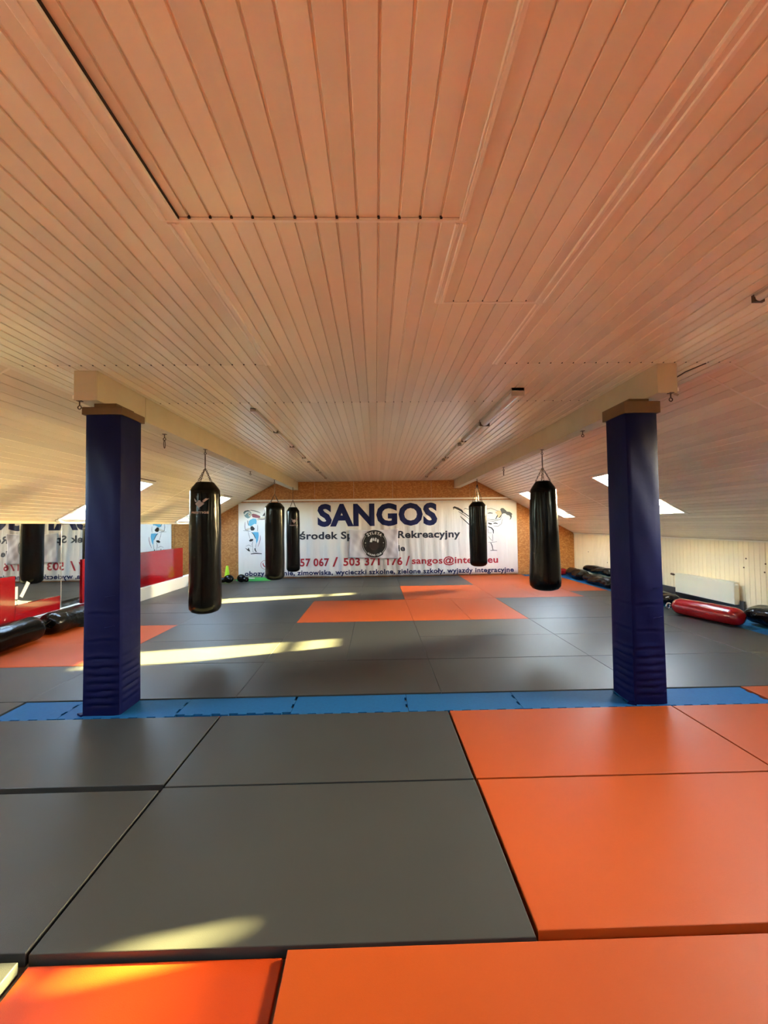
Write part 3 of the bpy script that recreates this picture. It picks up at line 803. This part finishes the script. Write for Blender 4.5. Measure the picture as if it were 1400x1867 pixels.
for a0, a1 in ((-50, 43), (137, 230)):
    fstroke([(ex+.365*cos(radians(a0+(a1-a0)*k/24)), ez+.365*sin(radians(a0+(a1-a0)*k/24))) for k in range(25)], .010, WHITEP)
def arc_text(s, R0, amid, span, cap, top=True, mt=WHITEP):
    n = len(s)
    for i, ch in enumerate(s):
        if ch == ' ': continue
        vs, fs = text_data(ch, .035); a = min(v[0] for v in vs); b = max(v[0] for v in vs); sc = cap/(CAPH+.07)
        fr = (i+.5)/n-.5
        ang = radians(amid-span*fr) if top else radians(amid+span*fr)
        px, pz = ex+R0*cos(ang), ez+R0*sin(ang)
        rot = ang-pi/2 if top else ang+pi/2
        pts = []
        for v in vs:
            lx, lz = (v[0]-(a+b)/2)*sc*1.05, (v[1])*sc
            pts.append(onflag(px+lx*cos(rot)-lz*sin(rot), pz+lx*sin(rot)+lz*cos(rot), .019))
        MB().add(pts, fs).build('emblem_letter', mt, disc)
arc_text('ŻYLETA', .305, 90, 84, .088)
arc_text('BOXING CLUB', .385, 270, 74, .055, top=False)
def fpoly(pts, mt, d=.018): MB().add([onflag(ex+x, ez+z, d) for x, z in pts], [tuple(range(len(pts)))]).build('emblem_shape', mt, disc)
fpoly([(-.15, .06), (-.13, .14), (-.07, .20), (-.05, .13), (-.08, .05)], WHITEP)
fpoly([(-.045, .14), (-.03, .205), (.0, .15), (.0, .10), (-.03, .09)], WHITEP)
fpoly([(.01, .11), (.03, .20), (.07, .18), (.06, .10), (.03, .07)], WHITEP)
fpoly([(.075, .08), (.10, .16), (.14, .12), (.13, .05), (.10, .03)], WHITEP)
fpoly([(-.16, .02), (-.10, .04), (.02, .06), (.12, .02), (.14, -.10), (.06, -.20), (-.08, -.20), (-.16, -.10)], BROWNP)
for x in (-.285, .285): fpoly([(x+.016*cos(k*pi/4), .03+.016*sin(k*pi/4)) for k in range(8)], WHITEP)
for x in (-.285, .285):
    for z in (-.04, -.08): fpoly([(x-.03, z-.008), (x+.03, z-.008), (x+.03, z+.008), (x-.03, z+.008)], HAIRP)

# ------------------------------------------------------------------ hanging bags
def chain(m, a, b, link_l=.034, r=.0035):
    a, b = Vector(a), Vector(b); d = b-a; n = max(2, int(d.length/(link_l*.8))); t = d.normalized()
    x = t.orthogonal().normalized(); y = t.cross(x)
    for i in range(n):
        c = a+d*(i+.5)/n; s_ = x if i % 2 else y; L = d.length/n*.62
        pts = [c+t*(L*cos(2*pi*k/8))+s_*(.010*sin(2*pi*k/8)) for k in range(8)]
        m.tube(pts, r, 4, closed=True)
def bird(m_f, sc):
    # diamond body with two swept wings, drawn in (s, z)
    body = [(-.30, .02), (-.12, .16), (-.07, .26), (.07, .26), (.12, .16), (.34, .02), (.02, -.24), (0, -.40), (-.05, -.24)]
    wl_ = [(-.16, .20), (-.38, .42), (-.34, .22), (-.24, .12)]
    wl2 = [(-.22, .10), (-.40, .34), (-.42, .20), (-.32, .06)]
    wr_ = [(.20, .12), (.44, .36), (.66, .40), (.42, .22), (.28, .10)]
    wr2 = [(.16, .18), (.40, .40), (.52, .42), (.30, .22)]
    return [[(x*sc, z*sc) for x, z in l] for l in (body, wl_, wr_, wr2)]
def hanging_bag(x, y, zt, zb, rt, rb, lab, style='chain', logo=None, seed=0):
    e = empty('punching_bag', (x, y, zb)); tag(e, lab, 'punching bag', 'black punching bags hanging from the beams')
    H = zt-zb; rnd = random.Random(seed); ph = [rnd.uniform(0, 6) for _ in range(6)]
    def rad(z): return rt+(rb-rt)*(1-z/H)**.8
    prof = [(.02, 0), (rad(0)*.55, .006), (rad(0)*.82, .03), (rad(0)*.97, .075), (rad(.1)*1.0, .13)]
    K = 26
    for k_ in range(1, K+1):
        z = .13+(H-.13-.13)*k_/K; prof.append((rad(z)*(1+.012*sin(z*5+ph[0])), z))
    prof += [(rad(H)*.99, H-.115), (rad(H)*.90, H-.085), (rad(H)*.63, H-.012), (rad(H)*.58, H-.002), (rad(H)*.54, H-.004), (.02, H-.02)]
    def wob(a, z):
        t = max(0, (z-H+.55)/.55)
        return .008*sin(2*a+z*2.3+ph[1])+.006*sin(5*a+z*3+ph[2])*(z/H)+.02*t*t*sin(8*a+ph[3])+.006*sin(3*a-z*7+ph[4])
    m = MB(); m.lathe(prof, 40, None, wob); body = m.build('bag_body', BLACK, e, smooth=True)
    # stitched bands
    m = MB()
    for zc, rr in ((H-.14, rad(H)*1.004), (H-.17, rad(H)*1.006)):
        m.tube([(rr*(1+wob(2*pi*k_/32, zc))*cos(2*pi*k_/32), rr*(1+wob(2*pi*k_/32, zc))*sin(2*pi*k_/32), zc) for k_ in range(32)], .003, 4, closed=True)
    m.build('seam', BLACK2, e)
    top = ZB-zb; apex = (0, 0, H+.21 if style == 'chain' else top-.13)
    m = MB()
    m.tube([(0, 0, top), (0, 0, top-.05)], .007, 6); m.tube([(.016*cos(k_*pi/5), 0, top-.065+.016*sin(k_*pi/5)) for k_ in range(10)], .005, 5, closed=True)
    m.lathe([(.03, 0), (.03, .004)], 10, lambda a, b, c: (a, b, top-.006+c))
    m.build('eye_bolt', STEEL, e)
    m = MB(); m.tube([(0, .012*cos(k_*pi/6), (top-.08+apex[2])/2+((top-.076-apex[2])/2)*sin(k_*pi/6)) for k_ in range(12)], .0045, 5, closed=True); m.build('carabiner', STEEL, e)
    for k_ in range(4):
        a = pi/4+k_*pi/2+.25; rr = rad(H)*.60
        m = MB()
        if style == 'chain': chain(m, apex, (rr*cos(a), rr*sin(a), H-.004)); m.build('chain', STEEL, e)
        else: m.tube([apex, (rr*.98*cos(a), rr*.98*sin(a), H-.01)], .005, 5); m.build('strap', BLACK2, e)
        m = MB(); m.tube([(rr*cos(a)+.012*cos(q*pi/4)*-sin(a), rr*sin(a)+.012*cos(q*pi/4)*cos(a), H+.006+.012*sin(q*pi/4)) for q in range(8)], .0028, 4, closed=True); m.build('ring', STEELB, e)
    if logo:
        la, lz, sc = logo     # angle (from -Y), height below top, scale
        def on(s_, z, d=.004):
            zz = H-lz+z; R_ = rad(zz)+.001; a = -pi/2+la+s_/R_
            R2 = R_*(1+.012*sin(zz*5+ph[0]))*(1+wob(a, zz))+d
            return (R2*cos(a), R2*sin(a), zz)
        for l in bird(on, sc): MB().add([on(*p) for p in l], [tuple(range(len(l)))]).build('bird_logo', DULLP, body)
        pts, fs = text_fit('PRESTIGE', -.62*sc, .62*sc, .15*sc, .03)
        MB().add([on(s_, z-.68*sc) for s_, z in pts], fs).build('lettering', DULLP, body)
    return e
hanging_bag(-2.50, 6.02, 2.31, .405, .206, .224, 'nearest left black punching bag on chains with faded bird logo, largest in view', logo=(0.02, .33, .20), seed=1)
hanging_bag(-2.49, 10.08, 2.23, .338, .236, .226, 'plump black punching bag without logo in front of banner left part', seed=2)
hanging_bag(-2.46, 12.15, 2.21, .30, .188, .202, 'slimmer black punching bag against the banner, small bird logo', logo=(.35, .42, .20), seed=3)
hanging_bag(2.625, 6.32, 2.30, .60, .185, .235, 'near right black punching bag, widening to its base, beside right column', seed=4)
hanging_bag(2.625, 10.45, 2.21, .55, .225, .222, 'far right black punching bag on thin straps in front of the kicking figure', style='strap', seed=5)

# spare hooks on the beams
def hook(x, y, z, lab, snap=True):
    e = empty('beam_hook', (x, y, z)); tag(e, lab, 'hook', 'empty steel hooks under the beams')
    m = MB(); m.box(-.02, .02, -.02, .02, -.006, 0); m.tube([(0, 0, 0), (0, 0, -.05)], .006, 6)
    m.tube([(.016*cos(k_*pi/5), 0, -.062+.016*sin(k_*pi/5)) for k_ in range(10)], .005, 5, closed=True); m.build('eye_bolt', STEEL, e)
    if snap:
        m = MB(); m.tube([(0, .018*cos(k_*pi/7), -.125+.05*sin(k_*pi/7)) for k_ in range(14)], .0045, 5, closed=True); m.build('carabiner', STEEL, e)
hook(-2.58, 5.02, ZB, 'steel carabiner hanging from left beam just behind the left column')
hook(-2.64, 3.67, ZB, 'steel hook at near end of left beam above the left column', False)
hook(2.66, 3.57, ZB, 'steel hook at near end of right beam above the right column', False)
hook(2.62, 5.05, ZB, 'small steel hook under right beam just behind the right column', False)
hook(-2.60, 8.5, ZB, 'steel hook under left beam between the first two bags', False)
hook(2.64, 8.3, ZB, 'steel carabiner hanging from right beam between its two bags')

# ------------------------------------------------------------------ ceiling lamps
def lamp(x, y0, y1, lab, w_=.07, d=.055, dark=True):
    e = empty('ceiling_lamp', (x, (y0+y1)/2, HC-d)); tag(e, lab, 'lamp', 'long batten lamps on the ceiling'); h = (y1-y0)/2
    MB().box(-w_/2, w_/2, -h, h, d*.62, d-.002).build('housing', LAMPM, e)
    prof = [(-w_*.42, d*.61), (-w_*.36, d*.25), (-w_*.18, .003), (0, 0), (w_*.18, .003), (w_*.36, d*.25), (w_*.42, d*.61)]
    MB().prism(prof, -h+.02, h-.02, lambda a, b, t: (a, t, b)).build('diffuser', LENS, e, smooth=True)
    for s_ in (-1, 1):
        MB().box(-w_*.52, w_*.52, min(s_*h, s_*(h-.02)), max(s_*h, s_*(h-.02)), -.002, d-.002).build('end_cap', STEEL if dark and s_ > 0 else LAMPM, e)
lamp(1.50, 4.18, 5.50, 'big silver batten lamp on ceiling, nearest of the right row', .13, .085)
for y0, y1, l in [(5.60, 6.72, 'second nearest lamp in the right row of ceiling lamps'), (7.05, 8.35, 'third lamp in the right row of ceiling lamps'), (8.75, 9.95, 'fourth lamp in the right row of ceiling lamps'), (10.4, 11.7, 'farthest lamp in the right row, near the banner wall')]:
    lamp(1.48, y0, y1, l)
for y0, y1, l in [(4.85, 5.97, 'nearest lamp in the left row of thin ceiling lamps'), (6.02, 7.10, 'second lamp in the left row of thin ceiling lamps'), (7.15, 8.30, 'third lamp in the left row of thin ceiling lamps'), (8.9, 10.2, 'fourth lamp in the left row of thin ceiling lamps'), (10.7, 11.9, 'farthest lamp in the left row, near the banner wall')]:
    lamp(-1.45, y0, y1, l, .065, .04)
lamp(2.42, 1.2, 2.48, 'lamp end poking in at upper right edge of photo', .065, .045)
# cable bracket near the right beam end
e = empty('cable_bracket', (2.95, 4.02, 2.98)); tag(e, 'small pinkish cable bracket on ceiling beside right beam end', 'bracket')
MB().bevbox(-.05, .05, -.09, .09, 0, .05, .01, lambda a, b, c: (a, b, c)).build('box_body', TRIM, e)
MB().tube([(.03, .06, .02), (.16, .12, .0), (.2, .1, -.03)], .012, 6).build('pipe', BEAM, e)
MB().tube([(-.03, -.08, .045), (-.03, -.3, .066), (.0, -.5, .066)], .006, 5).build('cable', STEEL, e)

# ------------------------------------------------------------------ radiator
e = empty('radiator', (6.29, 7.76, .165)); tag(e, 'cream panel radiator mounted low on right knee wall', 'radiator')
m = MB(); m.bevbox(-.70, .70, 0, .38, 0, .03, .006, lambda a, b, c: (-c+.0, a, b)); m.build('front_panel', RADI, e)
m = MB(); m.box(.03, .055, -.69, .69, .01, .37); m.build('rear_panel', RADI, e)
m = MB(); m.box(-.028, .058, -.70, .70, .381, .39)
for k_ in range(27): m.box(-.022, .052, -.68+k_*.05, -.65+k_*.05, .39, .396)
m.build('top_grille', RADI, e)
for s_ in (-1, 1): MB().box(-.028, .058, min(s_*.70, s_*.706), max(s_*.70, s_*.706), .0, .39).build('side_cover', RADI, e)
m = MB(); m.tube([(.0, .71, .35), (.0, .80, .35)], .012, 8); m.tube([(0, .78, .35), (0, .85, .355)], .022, 10); m.build('thermostat_valve', STEEL, e)
m = MB(); m.tube([(.0, -.71, .35), (.0, -.76, .35)], .016, 8); m.build('vent_plug', WHITE, e)
m = MB(); m.tube([(.02, .72, .03), (.02, .76, .03), (.02, .76, -.14)], .008, 6); m.build('pipe', STEEL, e)
m = MB(); m.box(.055, .11, -.5, -.46, .05, .3); m.box(.055, .11, .46, .5, .05, .3); m.build('bracket', STEELB, e)
o = MB().bevbox(0, 2.1, 0, .24, 0, .03, .004, lambda a, b, c: (-c, a, b)).build('floor_mat', DGREY, loc=(6.385, 6.98, -.008)); tag(o, 'dark grey mat strip standing against the wall under the radiator', 'mat')

# ------------------------------------------------------------------ bags lying on the floor
def lying_bag(p0, p1, r, mt, lab, cat='punching bag', sag=.86, seed=0, group=None, straps=True, logo=False, z0=0, taper=1.0, lump=.03):
    p0, p1 = Vector(p0), Vector(p1); d = p1-p0; L = d.length; a = math.atan2(d.y, d.x)
    e = empty('lying_bag', (p0.x, p0.y, z0)); e.rotation_euler = (0, 0, a); tag(e, lab, cat, group)
    rnd = random.Random(seed); ph = [rnd.uniform(0, 6) for _ in range(8)]
    n = 30; K = 34; vs, fs = [], []
    prof = [(0.02, 0), (.55, .004), (.82, .03), (.96, .08)]+[(1, .08+(L-.16)*k_/K) for k_ in range(1, K)]+[(.96, L-.08), (.80, L-.03), (.55, L-.006), (.02, L)]
    for (q, s_) in prof:
        rr = r*q*(1+(taper-1)*s_/L)
        for k_ in range(n):
            c = 2*pi*k_/n
            f_ = 1+lump*sin(3*s_/r*.35+2*c+ph[0])+lump*.8*sin(s_*9+ph[1]+3*c)*q+lump*.5*sin(s_*23+ph[2]+5*c)
            y = rr*f_*cos(c); z = rr*f_*sin(c)
            zz = z*sag+r*sag
            vs.append((s_, y*(1.04 if zz < r*.5 else 1), max(.002+(.0 if q > .5 else .0), zz)))
    for i in range(len(prof)-1):
        for k_ in range(n):
            A, B = i*n+k_, i*n+(k_+1) % n; fs.append((A, B, B+n, A+n))
    fs.append(tuple(range(n))[::-1]); mm = (len(prof)-1)*n; fs.append(tuple(range(mm, mm+n)))
    MB().add(vs, fs).build('bag_body', mt, e, smooth=True)
    if straps:
        m = MB(); cz = r*sag
        for k_ in range(4):
            c = pi/4+k_*pi/2
            m.tube([(.01, r*.5*cos(c), cz+r*.5*sin(c)*sag), (-.06, r*.25*cos(c), cz+r*.1*sin(c)), (-.10, .01, max(.015, cz-.06))], .008, 5)
        m.tube([(-.12+.022*cos(k_*pi/5), 0, max(.02, cz-.06)+.022*sin(k_*pi/5)) for k_ in range(10)], .005, 5, closed=True)
        m.build('strap', BLACK2, e)
    return e
def bag_logo(e, s0, r, sag, ang, sc):
    def on(s_, t, d=.006):
        c = ang+t/r; R_ = r*1.035+d; return (s0+s_, R_*cos(c), R_*sin(c)*sag+r*sag)
    for l in bird(None, sc): MB().add([on(z, -x, .009) for x, z in l], [tuple(range(len(l)))]).build('bird_logo', WHITEP, e)
    pts, fs = text_fit('PRESTIGE', -.55*sc, .55*sc, .13*sc, .03)
    MB().add([on(z-.62*sc, -s_, .009) for s_, z in pts], fs).build('lettering', WHITEP, e)
lying_bag((-5.12, 4.75, 0), (-5.12, 6.27, 0), .212, BLACK, 'glossy black bag lying on orange mats at far left edge of photo', seed=11, straps=False, lump=.012)
b = lying_bag((-5.12, 6.45, 0), (-5.14, 8.1, 0), .20, BLACK2, 'black bag lying by mirror with white bird print, partly behind left column', seed=12, lump=.02)
bag_logo(b, .62, .20, .86, radians(-90+50+0), .17)
rb_ = lying_bag((5.33, 7.22, 0), (5.62, 6.20, 0), .165, REDV, 'glossy red bag lying on mats below the radiator', seed=13, lump=.01, z0=-.0)
m = MB(); m.tube([(-.13, .05*cos(k_*pi/8), .11+.05*sin(k_*pi/8)) for k_ in range(16)], .014, 6, closed=True); m.build('ring_handle', STEELB, rb_)
lying_bag((6.10, 6.50, 0), (6.02, 5.0, 0), .245, BLACK2, 'flattened black bag lying at the right edge beside the red bag', seed=14, sag=.62, straps=False, lump=.05)
lying_bag((5.86, 9.2, 0), (5.74, 7.8, 0), .16, BLACK2, 'dark bag behind right column at the left end of red bag', seed=15, sag=.7, lump=.06)
lying_bag((5.95, 12.45, 0), (5.86, 11.42, 0), .17, BLACK2, 'crumpled black bag at base of right knee wall, back end of pile', seed=16, sag=.8, lump=.07)
lying_bag((5.80, 11.2, 0), (5.80, 9.9, 0), .15, BLACK2, 'crumpled black bag in front of the right knee wall, nearer end of pile', seed=17, sag=.8, lump=.07)
lying_bag((6.215, 12.0, 0), (6.215, 10.6, 0), .13, BLACK2, 'black bag leaning high on the pile against the right knee wall', seed=18, sag=.8, lump=.07, z0=.19, straps=False)
lying_bag((5.62, 12.78, 0), (6.0, 12.78, 0), .13, REDV, 'small red bag in back right corner beside black pile', seed=19, sag=.8, lump=.05, straps=False)
lying_bag((5.78, 9.42, 0), (5.80, 9.70, 0), .11, mat('maroon_vinyl', (.12, .015, .03), .3), 'small maroon pad peeking left of the right column by the pile', cat='pad', seed=20, sag=.8, lump=.05, straps=False)
# corner by the left end of the banner
lying_bag((-5.15, 12.7, 0), (-4.82, 11.6, 0), .15, BLACK2, 'black bag lying in back left corner beside the green cone', seed=21, sag=.75, lump=.05)
e = empty('training_cone', (-4.55, 12.55, 0)); tag(e, 'lime green cone standing in the back left corner', 'cone')
m = MB(); m.lathe([(.155, .012), (.15, .02), (.10, .03), (.085, .10), (.045, .38), (.032, .46), (.022, .468)], 24); m.build('cone_body', CONE, e, smooth=True)
MB().bevbox(-.16, .16, -.16, .16, 0, .012, .004).build('base', CONE, e)
def glove(x, y, rot, lab):
    e = empty('boxing_glove', (x, y, 0)); e.rotation_euler = (0, 0, rot); tag(e, lab, 'boxing glove', 'black boxing gloves in the left corner')
    MB().sphere((0, 0, .12), .125, 10, (1.15, .95, .95)).build('glove_fist', BLACK2, e, smooth=True)
    MB().sphere((.02, -.10, .12), .055, 8, (1.5, 1, 1)).build('thumb', BLACK2, e, smooth=True)
    m = MB(); m.lathe([(.075, .0), (.08, .02), (.082, .13), (.07, .14)], 16, lambda a, b, c: (-.10-c, a, .095+b*.9)); m.build('cuff', BLACK2, e, smooth=True)
glove(-4.36, 12.15, .4, 'round black boxing glove just in front of the green cone')
glove(-4.02, 12.25, 2.6, 'black boxing glove right of the green cone, under the banner')
e = empty('green_rope', (-3.85, 12.6, 0)); tag(e, 'green and white skipping rope coiled under left end of banner', 'rope')
m = MB()
for q in range(4):
    m.tube([((.5-.07*q)*cos(k_*pi/12)*1.1+.1, (.16-.02*q)*sin(k_*pi/12), .012+.02*q) for k_ in range(24)], .011, 6, closed=True)
m.build('coil', GRN, e, smooth=True)
MB().tube([(-.35, -.08, .10), (-.1, -.1, .085), (.15, -.12, .08)], .016, 8).build('handle', WHITE, e, smooth=True)
